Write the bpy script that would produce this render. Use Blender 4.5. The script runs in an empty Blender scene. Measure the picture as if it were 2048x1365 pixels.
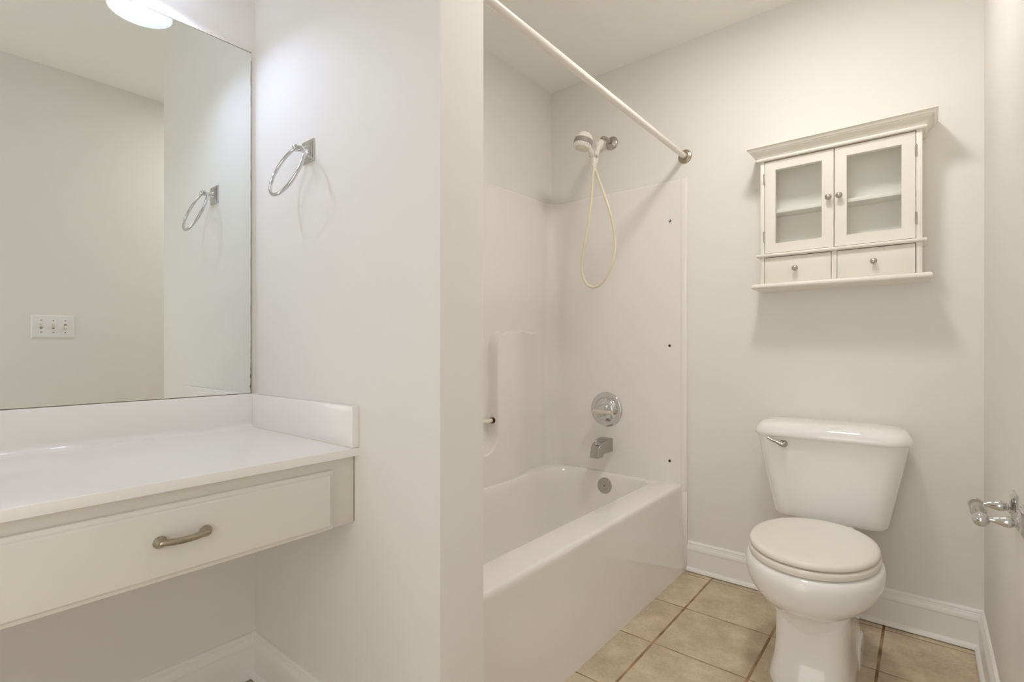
import bpy, bmesh, math, random
from mathutils import Vector, Matrix

scene = bpy.context.scene
COL = scene.collection
R = math.radians
PI = math.pi

# ------------------------------------------------------------------ camera
cam_data = bpy.data.cameras.new('camera')
cam = bpy.data.objects.new('camera', cam_data)
COL.objects.link(cam)
cam.location = (0.0, 0.0, 1.024)
cam.rotation_euler = (R(90), 0, R(39.06))
cam_data.sensor_fit = 'HORIZONTAL'
cam_data.sensor_width = 36.0
cam_data.lens = 1018.0 / 2048.0 * 36.0
cam_data.shift_y = 14.5 / 2048.0
cam_data.clip_start = 0.02
scene.camera = cam

# ------------------------------------------------------------------ world, light levels, exposure
BULB_E = 150.0        # the bulbs of the vanity light
DOME_E = 65.0         # the flush ceiling light over the toilet
DOOR_E = 2.22          # daylight coming through the open doorway behind the camera
world = bpy.data.worlds.new('daylight')
scene.world = world
world.use_nodes = True
bg = world.node_tree.nodes['Background']
bg.inputs['Color'].default_value = (1.0, 0.995, 0.94, 1)
bg.inputs['Strength'].default_value = DOOR_E

portal = bpy.data.lights.new('doorway_portal', 'AREA')
portal.shape = 'RECTANGLE'
portal.size, portal.size_y = 0.85, 2.05
portal.cycles.is_portal = True
po = bpy.data.objects.new('doorway_portal', portal)
COL.objects.link(po)
po.location = (-0.36, -0.96, 1.03)
po.rotation_euler = (R(90), 0, R(180))

vs = scene.view_settings
vs.view_transform = 'Standard'
vs.look = 'None'
vs.gamma = 1.0
vs.use_curve_mapping = False
vs.exposure = 0.0
scene.cycles.max_bounces = 14
scene.cycles.diffuse_bounces = 8
scene.cycles.glossy_bounces = 6
scene.cycles.transmission_bounces = 8
scene.cycles.sample_clamp_indirect = 6.0

# ------------------------------------------------------------------ materials
def new_mat(name, color, rough=0.5, metal=0.0, coat=0.0, spec=0.5):
    m = bpy.data.materials.new(name)
    m.use_nodes = True
    b = m.node_tree.nodes['Principled BSDF']
    b.inputs['Base Color'].default_value = (*color, 1)
    b.inputs['Roughness'].default_value = rough
    b.inputs['Metallic'].default_value = metal
    b.inputs['Coat Weight'].default_value = coat
    b.inputs['Coat Roughness'].default_value = 0.04
    b.inputs['Specular IOR Level'].default_value = spec
    return m

def N(m, kind, **kw):
    n = m.node_tree.nodes.new(kind)
    for k, v in kw.items():
        setattr(n, k, v)
    return n

def link(m, a, b):
    m.node_tree.links.new(a, b)

def add_noise(m, scale, c1, c2, bump=0.0, bump_scale=None, detail=3.0, bdist=0.001):
    """subtle mottling of the base colour and a fine bump"""
    b = m.node_tree.nodes['Principled BSDF']
    tc = N(m, 'ShaderNodeTexCoord')
    if c1 is not None:
        nz = N(m, 'ShaderNodeTexNoise')
        nz.inputs['Scale'].default_value = scale
        nz.inputs['Detail'].default_value = detail
        link(m, tc.outputs['Object'], nz.inputs['Vector'])
        mx = N(m, 'ShaderNodeMix', data_type='RGBA')
        mx.inputs[6].default_value = (*c1, 1)
        mx.inputs[7].default_value = (*c2, 1)
        link(m, nz.outputs['Fac'], mx.inputs[0])
        link(m, mx.outputs[2], b.inputs['Base Color'])
    if bump:
        n2 = N(m, 'ShaderNodeTexNoise')
        n2.inputs['Scale'].default_value = bump_scale
        n2.inputs['Detail'].default_value = 2.0
        link(m, tc.outputs['Object'], n2.inputs['Vector'])
        bp = N(m, 'ShaderNodeBump')
        bp.inputs['Strength'].default_value = bump
        bp.inputs['Distance'].default_value = bdist
        link(m, n2.outputs['Fac'], bp.inputs['Height'])
        link(m, bp.outputs['Normal'], b.inputs['Normal'])
    return m

M = {}
M['wall'] = add_noise(new_mat('wall_paint', (0.82, 0.803, 0.765), 0.6, spec=0.35), 3.0,
                      (0.82, 0.803, 0.765), (0.828, 0.811, 0.773), 0.12, 260.0, bdist=0.0006)
M['ceiling'] = add_noise(new_mat('ceiling_paint', (0.79, 0.77, 0.73), 0.8, spec=0.25), 4.0,
                         (0.91, 0.90, 0.87), (0.92, 0.91, 0.88), 0.15, 180.0, bdist=0.0008)
M['trim'] = add_noise(new_mat('trim_paint', (0.83, 0.82, 0.79), 0.3), 6.0,
                      (0.89, 0.883, 0.865), (0.90, 0.893, 0.875), 0.05, 60.0)
M['cabinet'] = add_noise(new_mat('cabinet_paint', (0.83, 0.79, 0.71), 0.34), 8.0,
                         (0.845, 0.81, 0.74), (0.855, 0.82, 0.75), 0.04, 90.0)
M['inside'] = add_noise(new_mat('cabinet_paint_lightened', (0.92, 0.91, 0.87), 0.4), 8.0, (0.915, 0.905, 0.865), (0.925, 0.915, 0.875))  # paler copy of the cabinet paint; interior brightness put into the colour
M['vanity'] = add_noise(new_mat('vanity_paint', (0.80, 0.78, 0.72), 0.3), 8.0,
                        (0.755, 0.73, 0.67), (0.77, 0.745, 0.685), 0.05, 70.0)
M['porcelain'] = add_noise(new_mat('porcelain', (0.84, 0.825, 0.80), 0.07, coat=0.5), 5.0,
                           (0.92, 0.918, 0.912), (0.93, 0.928, 0.922))
M['seat'] = add_noise(new_mat('toilet_seat_enamel', (0.83, 0.79, 0.72), 0.22), 6.0,
                      (0.87, 0.835, 0.77), (0.88, 0.845, 0.78))
M['fiberglass'] = add_noise(new_mat('tub_gelcoat', (0.82, 0.775, 0.72), 0.09, coat=0.5), 4.0,
                            (0.87, 0.845, 0.815), (0.88, 0.855, 0.825), 0.02, 7.0, bdist=0.002)
M['marble'] = add_noise(new_mat('cultured_marble', (0.85, 0.82, 0.795), 0.09, coat=0.3), 7.0,
                        (0.895, 0.873, 0.858), (0.905, 0.883, 0.868), detail=6.0)
M['chrome'] = add_noise(new_mat('chrome', (0.80, 0.80, 0.80), 0.06, 1.0), 9.0, (0.66, 0.665, 0.675), (0.70, 0.705, 0.715))
M['satin_chrome'] = add_noise(new_mat('worn_chrome', (0.62, 0.60, 0.57), 0.22, 1.0), 40.0, (0.44, 0.425, 0.40), (0.52, 0.505, 0.48))
M['lever'] = add_noise(new_mat('chrome_beige_reflection', (0.78, 0.75, 0.70), 0.3, 1.0), 25.0, (0.76, 0.73, 0.68), (0.80, 0.77, 0.72))  # brighter beige chrome for the valve lever, wall reflection painted into its colour
M['nickel'] = add_noise(new_mat('brushed_nickel', (0.66, 0.62, 0.55), 0.25, 1.0), 30.0, (0.46, 0.43, 0.38), (0.56, 0.53, 0.47))
M['antique'] = add_noise(new_mat('antique_nickel', (0.52, 0.46, 0.37), 0.3, 1.0), 60.0, (0.32, 0.265, 0.20), (0.52, 0.46, 0.37))
M['plastic'] = add_noise(new_mat('white_plastic', (0.83, 0.80, 0.74), 0.3), 12.0, (0.825, 0.795, 0.735), (0.84, 0.81, 0.75))
M['plate'] = add_noise(new_mat('switch_plastic', (0.85, 0.85, 0.85), 0.3), 12.0, (0.845, 0.845, 0.85), (0.86, 0.86, 0.865))
M['toggle'] = add_noise(new_mat('toggle_plastic', (0.80, 0.77, 0.66), 0.35), 12.0, (0.79, 0.76, 0.65), (0.81, 0.78, 0.67))
M['grey'] = add_noise(new_mat('grey_dial_plastic', (0.33, 0.28, 0.26), 0.45), 20.0, (0.32, 0.27, 0.25), (0.35, 0.30, 0.28))
M['hose'] = add_noise(new_mat('yellowed_hose', (0.80, 0.70, 0.47), 0.28), 15.0, (0.80, 0.73, 0.56), (0.84, 0.77, 0.61))
M['bar'] = add_noise(new_mat('ivory_bar', (0.82, 0.77, 0.64), 0.25), 15.0, (0.80, 0.75, 0.62), (0.84, 0.79, 0.66))
M['rod'] = add_noise(new_mat('rod_enamel', (0.83, 0.78, 0.72), 0.22), 10.0, (0.82, 0.77, 0.71), (0.84, 0.79, 0.73))
M['dark'] = add_noise(new_mat('dark_stain', (0.02, 0.012, 0.008), 0.6), 40.0, (0.012, 0.008, 0.006), (0.04, 0.022, 0.014))
M['rust'] = add_noise(new_mat('rust', (0.06, 0.025, 0.012), 0.7), 80.0, (0.03, 0.014, 0.008), (0.10, 0.045, 0.02))
M['mirror'] = add_noise(new_mat('silvered_glass', (0.86, 0.885, 0.865), 0.0, 1.0), 2.0, (0.86, 0.885, 0.865), (0.862, 0.887, 0.868))
M['caulk'] = add_noise(new_mat('stained_caulk', (0.3, 0.2, 0.11), 0.8), 9.0, (0.16, 0.095, 0.045), (0.46, 0.34, 0.22))
M['seam'] = add_noise(new_mat('seam_grime', (0.22, 0.17, 0.11), 0.8), 50.0, (0.14, 0.10, 0.06), (0.34, 0.27, 0.19))

g = bpy.data.materials.new('clear_glass'); g.use_nodes = True
nt = g.node_tree; nt.nodes.remove(nt.nodes['Principled BSDF'])
tr = N(g, 'ShaderNodeBsdfTransparent'); tr.inputs['Color'].default_value = (0.985, 0.992, 0.985, 1)
gl = N(g, 'ShaderNodeBsdfGlossy'); gl.inputs['Roughness'].default_value = 0.02
lw = N(g, 'ShaderNodeLayerWeight'); lw.inputs['Blend'].default_value = 0.5
pw = N(g, 'ShaderNodeMath', operation='POWER'); pw.inputs[1].default_value = 5.0
fr = N(g, 'ShaderNodeMath', operation='MULTIPLY_ADD'); fr.inputs[1].default_value = 0.9; fr.inputs[2].default_value = 0.045
g.node_tree.links.new(lw.outputs['Facing'], pw.inputs[0]); g.node_tree.links.new(pw.outputs[0], fr.inputs[0])
ms = N(g, 'ShaderNodeMixShader')
link(g, fr.outputs[0], ms.inputs[0]); link(g, tr.outputs[0], ms.inputs[1]); link(g, gl.outputs[0], ms.inputs[2])
link(g, ms.outputs[0], nt.nodes['Material Output'].inputs['Surface'])
M['glass'] = g

# frosted, faintly swirled shade glass: lets the bulb's light through
g = bpy.data.materials.new('swirled_shade_glass'); g.use_nodes = True
nt = g.node_tree; pb = nt.nodes['Principled BSDF']
pb.inputs['Roughness'].default_value = 0.25
tl = N(g, 'ShaderNodeBsdfTranslucent')
tc = N(g, 'ShaderNodeTexCoord'); nz = N(g, 'ShaderNodeTexNoise')
nz.inputs['Scale'].default_value = 22.0; nz.inputs['Distortion'].default_value = 2.5
link(g, tc.outputs['Object'], nz.inputs['Vector'])
mx = N(g, 'ShaderNodeMix', data_type='RGBA')
mx.inputs[6].default_value = (0.80, 0.80, 0.80, 1); mx.inputs[7].default_value = (0.97, 0.97, 0.96, 1)
link(g, nz.outputs['Fac'], mx.inputs[0])
link(g, mx.outputs[2], tl.inputs['Color']); link(g, mx.outputs[2], pb.inputs['Base Color'])
ms0 = N(g, 'ShaderNodeMixShader'); ms0.inputs[0].default_value = 0.18
tp0 = N(g, 'ShaderNodeBsdfTransparent')
link(g, tl.outputs[0], ms0.inputs[1]); link(g, tp0.outputs[0], ms0.inputs[2])
ms = N(g, 'ShaderNodeMixShader'); ms.inputs[0].default_value = 0.88
link(g, pb.outputs[0], ms.inputs[1]); link(g, ms0.outputs[0], ms.inputs[2])
link(g, ms.outputs[0], nt.nodes['Material Output'].inputs['Surface'])
M['shade'] = g

def emitter(name, color, strength):
    m = bpy.data.materials.new(name); m.use_nodes = True
    nt = m.node_tree; nt.nodes.remove(nt.nodes['Principled BSDF'])
    e = N(m, 'ShaderNodeEmission')
    e.inputs['Color'].default_value = (*color, 1); e.inputs['Strength'].default_value = strength
    link(m, e.outputs[0], nt.nodes['Material Output'].inputs['Surface'])
    return m
M['bulb'] = emitter('lit_bulb', (0.68, 0.75, 1.0), BULB_E)
M['dome'] = emitter('lit_diffuser', (1.0, 0.962, 0.912), DOME_E)

# floor tile: 30 cm beige stone-look tiles with brown grout, in room coordinates
def tile_material():
    m = new_mat('floor_tile', (0.5, 0.4, 0.3), 0.35)
    b = m.node_tree.nodes['Principled BSDF']
    geo = N(m, 'ShaderNodeNewGeometry'); sp = N(m, 'ShaderNodeSeparateXYZ')
    link(m, geo.outputs['Position'], sp.inputs[0])
    wob = N(m, 'ShaderNodeTexNoise'); wob.inputs['Scale'].default_value = 14.0; wob.inputs['Detail'].default_value = 3.0
    link(m, geo.outputs['Position'], wob.inputs['Vector'])
    def math_(op, a, c=None, d=None):
        n = N(m, 'ShaderNodeMath', operation=op)
        for i, v in enumerate((a, c, d)):
            if v is None: continue
            if isinstance(v, (int, float)): n.inputs[i].default_value = v
            else: link(m, v, n.inputs[i])
        return n.outputs[0]
    def axis(sock, x0, pitch):
        t = math_('DIVIDE', math_('SUBTRACT', sock, x0), pitch)
        f = math_('FRACT', t)
        dist = math_('MULTIPLY', math_('MINIMUM', f, math_('SUBTRACT', 1.0, f)), pitch)
        return dist, math_('FLOOR', t)
    dx, ix = axis(sp.outputs['X'], -0.7345, 0.3085)
    dy, iy = axis(sp.outputs['Y'], 1.377, 0.3045)
    jit = math_('MULTIPLY', math_('SUBTRACT', wob.outputs['Fac'], 0.5), 0.0022)
    # the joints running along the room are wider than those across it
    gx = math_('SUBTRACT', math_('ADD', dx, jit), 0.0042)
    gy = math_('SUBTRACT', math_('ADD', dy, jit), 0.0021)
    gmin = math_('MINIMUM', gx, gy)
    mask = N(m, 'ShaderNodeMapRange'); mask.interpolation_type = 'SMOOTHSTEP'
    mask.inputs['From Min'].default_value = -0.0008; mask.inputs['From Max'].default_value = 0.0010
    link(m, gmin, mask.inputs['Value'])
    # per tile tint
    cmb = N(m, 'ShaderNodeCombineXYZ'); link(m, ix, cmb.inputs[0]); link(m, iy, cmb.inputs[1])
    wn = N(m, 'ShaderNodeTexWhiteNoise'); link(m, cmb.outputs[0], wn.inputs['Vector'])
    # cloudy stone pattern, offset per tile
    off = N(m, 'ShaderNodeVectorMath', operation='MULTIPLY_ADD')
    link(m, wn.outputs['Color'], off.inputs[0]); off.inputs[1].default_value = (5, 5, 5)
    link(m, geo.outputs['Position'], off.inputs[2])
    n1 = N(m, 'ShaderNodeTexNoise'); n1.inputs['Scale'].default_value = 9.0; n1.inputs['Detail'].default_value = 8.0
    n1.inputs['Roughness'].default_value = 0.65
    link(m, off.outputs[0], n1.inputs['Vector'])
    n2 = N(m, 'ShaderNodeTexNoise'); n2.inputs['Scale'].default_value = 120.0; n2.inputs['Detail'].default_value = 3.0
    link(m, off.outputs[0], n2.inputs['Vector'])
    r1 = N(m, 'ShaderNodeValToRGB')
    r1.color_ramp.elements[0].position = 0.36; r1.color_ramp.elements[0].color = (0.46, 0.365, 0.255, 1)
    r1.color_ramp.elements[1].position = 0.66; r1.color_ramp.elements[1].color = (0.72, 0.61, 0.455, 1)
    link(m, math_('ADD', math_('MULTIPLY', n1.outputs['Fac'], 0.75), math_('MULTIPLY', n2.outputs['Fac'], 0.25)), r1.inputs[0])
    hs = N(m, 'ShaderNodeHueSaturation'); link(m, r1.outputs[0], hs.inputs['Color'])
    link(m, math_('ADD', 0.94, math_('MULTIPLY', wn.outputs['Value'], 0.12)), hs.inputs['Value'])
    gr = N(m, 'ShaderNodeValToRGB')
    gr.color_ramp.elements[0].position = 0.35; gr.color_ramp.elements[0].color = (0.20, 0.11, 0.05, 1)
    gr.color_ramp.elements[1].position = 0.65; gr.color_ramp.elements[1].color = (0.45, 0.30, 0.17, 1)
    gn = N(m, 'ShaderNodeTexNoise'); gn.inputs['Scale'].default_value = 11.0
    link(m, geo.outputs['Position'], gn.inputs['Vector']); link(m, gn.outputs['Fac'], gr.inputs[0])
    mx = N(m, 'ShaderNodeMix', data_type='RGBA')
    link(m, mask.outputs[0], mx.inputs[0]); link(m, gr.outputs[0], mx.inputs[6]); link(m, hs.outputs[0], mx.inputs[7])
    link(m, mx.outputs[2], b.inputs['Base Color'])
    rr = math_('ADD', math_('MULTIPLY', mask.outputs[0], -0.4), 0.8)
    link(m, rr, b.inputs['Roughness'])
    bp = N(m, 'ShaderNodeBump'); bp.inputs['Strength'].default_value = 0.5; bp.inputs['Distance'].default_value = 0.002
    link(m, math_('ADD', mask.outputs[0], math_('MULTIPLY', n1.outputs['Fac'], 0.12)), bp.inputs['Height'])
    link(m, bp.outputs['Normal'], b.inputs['Normal'])
    return m
M['tile'] = tile_material()

# ------------------------------------------------------------------ mesh helpers
def loft(bm, rings, cap0=True, cap1=True, closed=True, cyclic=False):
    vr = [[bm.verts.new(p) for p in r] for r in rings]
    n = len(vr[0])
    pairs = list(zip(vr[:-1], vr[1:]))
    if cyclic: pairs.append((vr[-1], vr[0]))
    for a, b in pairs:
        for i in range(n if closed else n - 1):
            j = (i + 1) % n
            bm.faces.new((a[i], a[j], b[j], b[i]))
    if closed and not cyclic:
        if cap0: bm.faces.new(list(reversed(vr[0])))
        if cap1: bm.faces.new(vr[-1])

def box(bm, x0, x1, y0, y1, z0, z1, bev=0.0, seg=2):
    before = set(bm.faces)
    vs_ = [bm.verts.new(p) for p in ((x0,y0,z0),(x1,y0,z0),(x1,y1,z0),(x0,y1,z0),(x0,y0,z1),(x1,y0,z1),(x1,y1,z1),(x0,y1,z1))]
    fs = [bm.faces.new([vs_[i] for i in f]) for f in ((3,2,1,0),(4,5,6,7),(0,1,5,4),(1,2,6,5),(2,3,7,6),(3,0,4,7))]
    if bev:
        es = list({e for f in fs for e in f.edges})
        bmesh.ops.bevel(bm, geom=es, offset=bev, segments=seg, profile=0.5, affect='EDGES')

def frame_of(d):
    d = Vector(d).normalized()
    up = Vector((0, 0, 1)) if abs(d.z) < 0.95 else Vector((1, 0, 0))
    x = up.cross(d).normalized()
    return x, d.cross(x), d

def lathe(bm, prof, origin, axis, seg=32, scale=(1, 1)):
    """prof: (radius, height along axis); radius 0 ends are capped by tiny rings"""
    x, y, d = frame_of(axis); o = Vector(origin)
    rings = []
    for r, h in prof:
        r = max(r, 1e-5)
        rings.append([o + d * h + x * (r * scale[0] * math.cos(2*PI*k/seg)) + y * (r * scale[1] * math.sin(2*PI*k/seg)) for k in range(seg)])
    loft(bm, rings)

def catmull(pts, n=10):
    P = [Vector(p) for p in pts]
    P = [2*P[0]-P[1]] + P + [2*P[-1]-P[-2]]
    out = []
    for i in range(1, len(P) - 2):
        for k in range(n):
            t = k / n
            a, b, c, d = P[i-1], P[i], P[i+1], P[i+2]
            out.append(0.5*((2*b) + (c-a)*t + (2*a-5*b+4*c-d)*t*t + (3*b-a-3*c+d)*t**3))
    out.append(P[-2])
    return out

def tube(bm, pts, rad, seg=16, cyclic=False):
    P = [Vector(p) for p in pts]; n = len(P)
    rf = rad if callable(rad) else (lambda t: rad)
    x = None; rings = []
    for i in range(n):
        if cyclic: t = (P[(i+1) % n] - P[i-1]).normalized()
        else: t = (P[min(i+1, n-1)] - P[max(i-1, 0)]).normalized()
        if x is None: x = frame_of(t)[0]
        x = (x - t * x.dot(t)).normalized(); y = t.cross(x)
        r = rf(i / max(1, n-1))
        rx, ry = r if isinstance(r, tuple) else (r, r)
        rings.append([P[i] + x*(rx*math.cos(2*PI*k/seg)) + y*(ry*math.sin(2*PI*k/seg)) for k in range(seg)])
    loft(bm, rings, cyclic=cyclic)

def sphere_prof(r, n=10, a0=-90, a1=90, h0=0.0):
    return [(r*math.cos(R(a0+(a1-a0)*i/n)), h0 + r*math.sin(R(a0+(a1-a0)*i/n))) for i in range(n+1)]

def ss(a, b, x):
    t = min(1.0, max(0.0, (x-a)/(b-a))); return t*t*(3-2*t)

def world_loc(o):
    v = Vector((0, 0, 0))
    while o is not None:
        v += o.location; o = o.parent
    return v

def mk(name, bm, mat, parent=None, smooth=35, origin=None):
    bmesh.ops.recalc_face_normals(bm, faces=bm.faces[:])
    if parent is not None: org = world_loc(parent)
    elif origin is not None: org = Vector(origin)
    else:
        xs = [v.co.x for v in bm.verts]; ys = [v.co.y for v in bm.verts]; zs = [v.co.z for v in bm.verts]
        org = Vector(((min(xs)+max(xs))/2, (min(ys)+max(ys))/2, min(zs)))
    for v in bm.verts: v.co -= org
    me = bpy.data.meshes.new(name)
    bm.to_mesh(me); bm.free()
    me.materials.append(M[mat])
    if smooth:
        for p in me.polygons: p.use_smooth = True
        me.set_sharp_from_angle(angle=R(smooth))
    o = bpy.data.objects.new(name, me)
    COL.objects.link(o)
    if parent is not None: o.parent = parent
    else: o.location = org
    return o

def B(): return bmesh.new()

def tag(o, label, cat, group=None):
    o['label'] = label; o['category'] = cat
    if group: o['group'] = group
    return o

def thing(name, label, cat, loc, group=None):
    o = bpy.data.objects.new(name, None); COL.objects.link(o)
    o.location = loc; o.empty_display_size = 0.05
    return tag(o, label, cat, group)

def struct(name, bm, mat, smooth=0):
    o = mk(name, bm, mat, None, smooth); o['kind'] = 'structure'; return o

# ------------------------------------------------------------------ the room
XL, XA, XR = -1.640, -1.618, 0.155       # mirror wall, alcove wall, right wall
YN, YP, YPB, YF = -0.90, 0.737, 0.872, 2.344   # near wall, partition front/back, far wall
XP = -0.793                               # partition's free end
ZC = 2.446

bm = B(); box(bm, XL-0.1, XR+0.1, YN-0.12, YF+0.1, -0.08, 0.0); struct('floor', bm, 'tile')
bm = B(); box(bm, XL-0.1, XR+0.1, YN-0.12, YF+0.1, ZC, ZC+0.08); struct('ceiling', bm, 'ceiling')
bm = B(); box(bm, XL-0.1, XL, YN, YP+0.03, 0, ZC); struct('wall_left', bm, 'wall')
bm = B(); box(bm, XL-0.1, XA, YPB-0.03, YF, 0, ZC); struct('wall_alcove', bm, 'wall')
bm = B(); box(bm, XL-0.1, XP, YP, YPB, 0, ZC); struct('wall_middle', bm, 'wall')
bm = B(); box(bm, XL-0.1, XR+0.1, YF, YF+0.1, 0, ZC); struct('wall_far', bm, 'wall')
bm = B(); box(bm, XR, XR+0.1, YN, YF, 0, ZC); struct('wall_right', bm, 'wall')
bm = B()                                   # the wall behind the camera, with an open doorway
box(bm, XL-0.1, -0.78, YN-0.12, YN, 0, ZC); box(bm, 0.06, XR+0.1, YN-0.12, YN, 0, ZC)
box(bm, -0.78, 0.06, YN-0.12, YN, 2.05, ZC); struct('wall_near', bm, 'wall')

# baseboard profile: (distance from wall, height), shoe moulding at the floor
BBP = [(0.0, 0.003), (0.0255, 0.003), (0.026, 0.006), (0.024, 0.013), (0.019, 0.018), (0.0145, 0.020),
       (0.0145, 0.096), (0.0165, 0.0985), (0.0165, 0.105), (0.015, 0.112), (0.0115, 0.118), (0.0115, 0.1205),
       (0.0095, 0.1225), (0.0095, 0.129), (0.007, 0.133), (0.003, 0.135), (0.0, 0.135)]
def baseboard(name, a, b, n, miter=(0, 0)):
    """from a to b along the wall foot; n is the direction into the room; miter -1/1 shortens/lengthens with depth"""
    a, b, n = Vector((*a, 0)), Vector((*b, 0)), Vector((*n, 0)); d = (b-a).normalized()
    bm = B()
    loft(bm, [[a + n*p + Vector((0, 0, z)) - d*(p*miter[0]) for p, z in BBP],
              [b + n*p + Vector((0, 0, z)) + d*(p*miter[1]) for p, z in BBP]])
    struct(name, bm, 'trim', 25)
baseboard('baseboard_far', (-0.852, YF), (XR, YF), (0, -1), (0, -1))
baseboard('baseboard_right', (XR, YN), (XR, YF), (-1, 0), (0, -1))
baseboard('baseboard_left', (XL, YN), (XL, YP), (1, 0), (0, -1))
baseboard('baseboard_middle', (XL, YP), (XP, YP), (0, -1), (-1, 1))
baseboard('baseboard_end', (XP, YP), (XP, YPB), (1, 0), (1, 0))

# ------------------------------------------------------------------ bathtub with its moulded surround
tub = thing('bathtub', 'cream one-piece bathtub with tall moulded surround behind the half wall', 'bathtub', (-1.24, 1.6, 0))
TX0, TX1, TY0, TY1 = XA+0.004, -0.879, YPB+0.004, YF-0.008
DZ = 0.391
bx0, bx1, by0, by1 = -1.549, -1.011, 0.96, 2.316        # basin mouth
bcx, bcy = (bx0+bx1)/2, 1.70
def rr_sdf(x, y, ins):
    x0, x1, y0, y1 = bx0+ins, bx1-ins, by0+ins*1.3, by1-ins
    mx_, my_ = (x0+x1)/2, (y0+y1)/2
    right, far = x > mx_, y > my_
    rad = (0.075 if right else 0.165) if far else (0.12 if right else 0.21)
    rad = max(0.05, rad - ins*0.15)
    qx = abs(x-mx_) - (x1-x0)/2 + rad; qy = abs(y-my_) - (y1-y0)/2 + rad
    return math.hypot(max(qx, 0), max(qy, 0)) + min(max(qx, qy), 0) - rad
def ray_to_basin(a, ins):
    c, s = math.cos(a), math.sin(a); lo, hi = 0.0, 1.2
    for _ in range(36):
        mid = (lo+hi)/2
        if rr_sdf(bcx+c*mid, bcy+s*mid, ins) < 0: lo = mid
        else: hi = mid
    return bcx+c*lo, bcy+s*lo
def ray_to_rect(a, x0, x1, y0, y1):
    c, s = math.cos(a), math.sin(a); t = 9
    if c > 1e-9: t = min(t, (x1-bcx)/c)
    if c < -1e-9: t = min(t, (x0-bcx)/c)
    if s > 1e-9: t = min(t, (y1-bcy)/s)
    if s < -1e-9: t = min(t, (y0-bcy)/s)
    return bcx+c*t, bcy+s*t
angs = [2*PI*k/220 for k in range(220)] + [math.atan2(y-bcy, x-bcx) % (2*PI) for x in (TX0, TX1) for y in (TY0, TY1)]
angs = sorted(set(round(a, 6) for a in angs))
bm = B()
rings = []
# apron and hidden sides, from the floor up to the rolled deck edge
for dx, z in ((0.020, 0.0), (0.012, 0.12), (0.004, 0.30), (0.0, 0.366), (-0.0005, 0.376), (0.002, 0.384), (0.007, 0.389), (0.015, DZ)):
    ring = []
    for a in angs:
        x, y = ray_to_rect(a, TX0, TX1, TY0, TY1)
        w = ss(TX1-0.06, TX1, x)
        ring.append((x + (dx if z < 0.37 else -dx)*w, y, z))
    rings.append(ring)
for ins, z in ((-0.010, DZ), (-0.003, DZ-0.0015), (0.003, DZ-0.006), (0.007, DZ-0.014), (0.012, DZ-0.035),
               (0.022, 0.28), (0.034, 0.19), (0.050, 0.12), (0.075, 0.085), (0.115, 0.070), (0.17, 0.064)):
    rings.append([(*ray_to_basin(a, ins), z) for a in angs])
loft(bm, rings, cap0=False, cap1=True)
mk('tub_basin', bm, 'fiberglass', tub, 40)
bm = B(); box(bm, TX1-0.0205, TX1-0.0165, TY0, YF-0.0145, 0.0, 0.0045); mk('floor_caulk', bm, 'caulk', tub, 0)['label'] = 'brown caulk line along the tub foot'

# surround: a swept sheet round three alcove walls, with soap recess, pillars and coved corners
PB0, PB1 = XA, YF
path = []      # (x, y, nx, ny, base offset factor)
cov = 0.075
def end_off(s):          # raised front flange
    if s < 0.004: return 0.013*ss(-0.001, 0.004, s)
    if s < 0.022: return 0.013
    return 0.013 - 0.004*ss(0.022, 0.034, s)
L_end = 0.853
ss_list = [0, 0.001, 0.002, 0.003, 0.004, 0.012, 0.022, 0.026, 0.030, 0.034] + [0.034 + i*0.04 for i in range(1, 17)]
xe = -0.853
lim = xe - (XA + cov)
s_far = [s for s in ss_list if s < lim-0.01] + [lim]
for s in s_far: path.append((xe - s, YF, 0, -1, end_off(s), None))
for k in range(1, 13):
    a = k/13*PI/2
    path.append((XA+cov - cov*math.sin(a), YF-cov + cov*math.cos(a), math.sin(a), -math.cos(a), 0.009, None))
ys = []
y = YF - cov
while y > YPB + cov:
    ys.append(y)
    yy = abs(y-1.605)
    y -= 0.0022 if 0.180 < yy < 0.215 else (0.0035 if 0.10 < yy < 0.30 else 0.012)
ys.append(YPB + cov)
for y in ys: path.append((XA, y, 1, 0, 0.009, y))
for k in range(1, 13):
    a = k/13*PI/2
    path.append((XA+cov - cov*math.cos(a), YPB+cov - cov*math.sin(a), math.cos(a), math.sin(a), 0.009, None))
for s in reversed(s_far): path.append((xe - s, YPB, 0, 1, end_off(s), None))
def prot(y, z):
    if y is None: return 0.0
    yy = abs(y - 1.605)
    b1, b2 = yy - 0.200, 0.537 - z
    a, b, r = -b1, -b2, 0.085                      # union of pillar and lower block, filleted
    u = max(r, min(a, b)) - math.hypot(max(r-a, 0), max(r-b, 0))
    t, r2 = z - 1.104, 0.085                       # cut level with the pillar tops, rounded corner
    d = min(-r2, max(u, t)) + math.hypot(max(r2+u, 0), max(r2+t, 0))
    return 0.056 * ss(-0.0055, 0.0055, -d) * (1 - ss(0.30, 0.60, yy))
zs = []
z = DZ - 0.03
while z < 1.802:
    zs.append(z)
    z += 0.0022 if 1.09 < z < 1.115 or 0.525 < z < 0.55 else (0.004 if 0.5 < z < 0.64 or 1.005 < z < 1.12 else 0.03)
zs += [1.802, 1.808, 1.813, 1.816, 1.818, 1.819]
bm = B(); rows = []
for z in zs:
    kz = math.sqrt(max(0, 1 - ((z-1.808)/0.011)**2)) if z > 1.808 else 1.0
    rows.append([bm.verts.new((x + nx*max(0.0016, o*kz + prot(yy, z)), y + ny*max(0.0016, o*kz + prot(yy, z)), z)) for x, y, nx, ny, o, yy in path])
for a, b in zip(rows[:-1], rows[1:]):
    for i in range(len(path)-1): bm.faces.new((a[i], a[i+1], b[i+1], b[i]))
back = []
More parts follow.
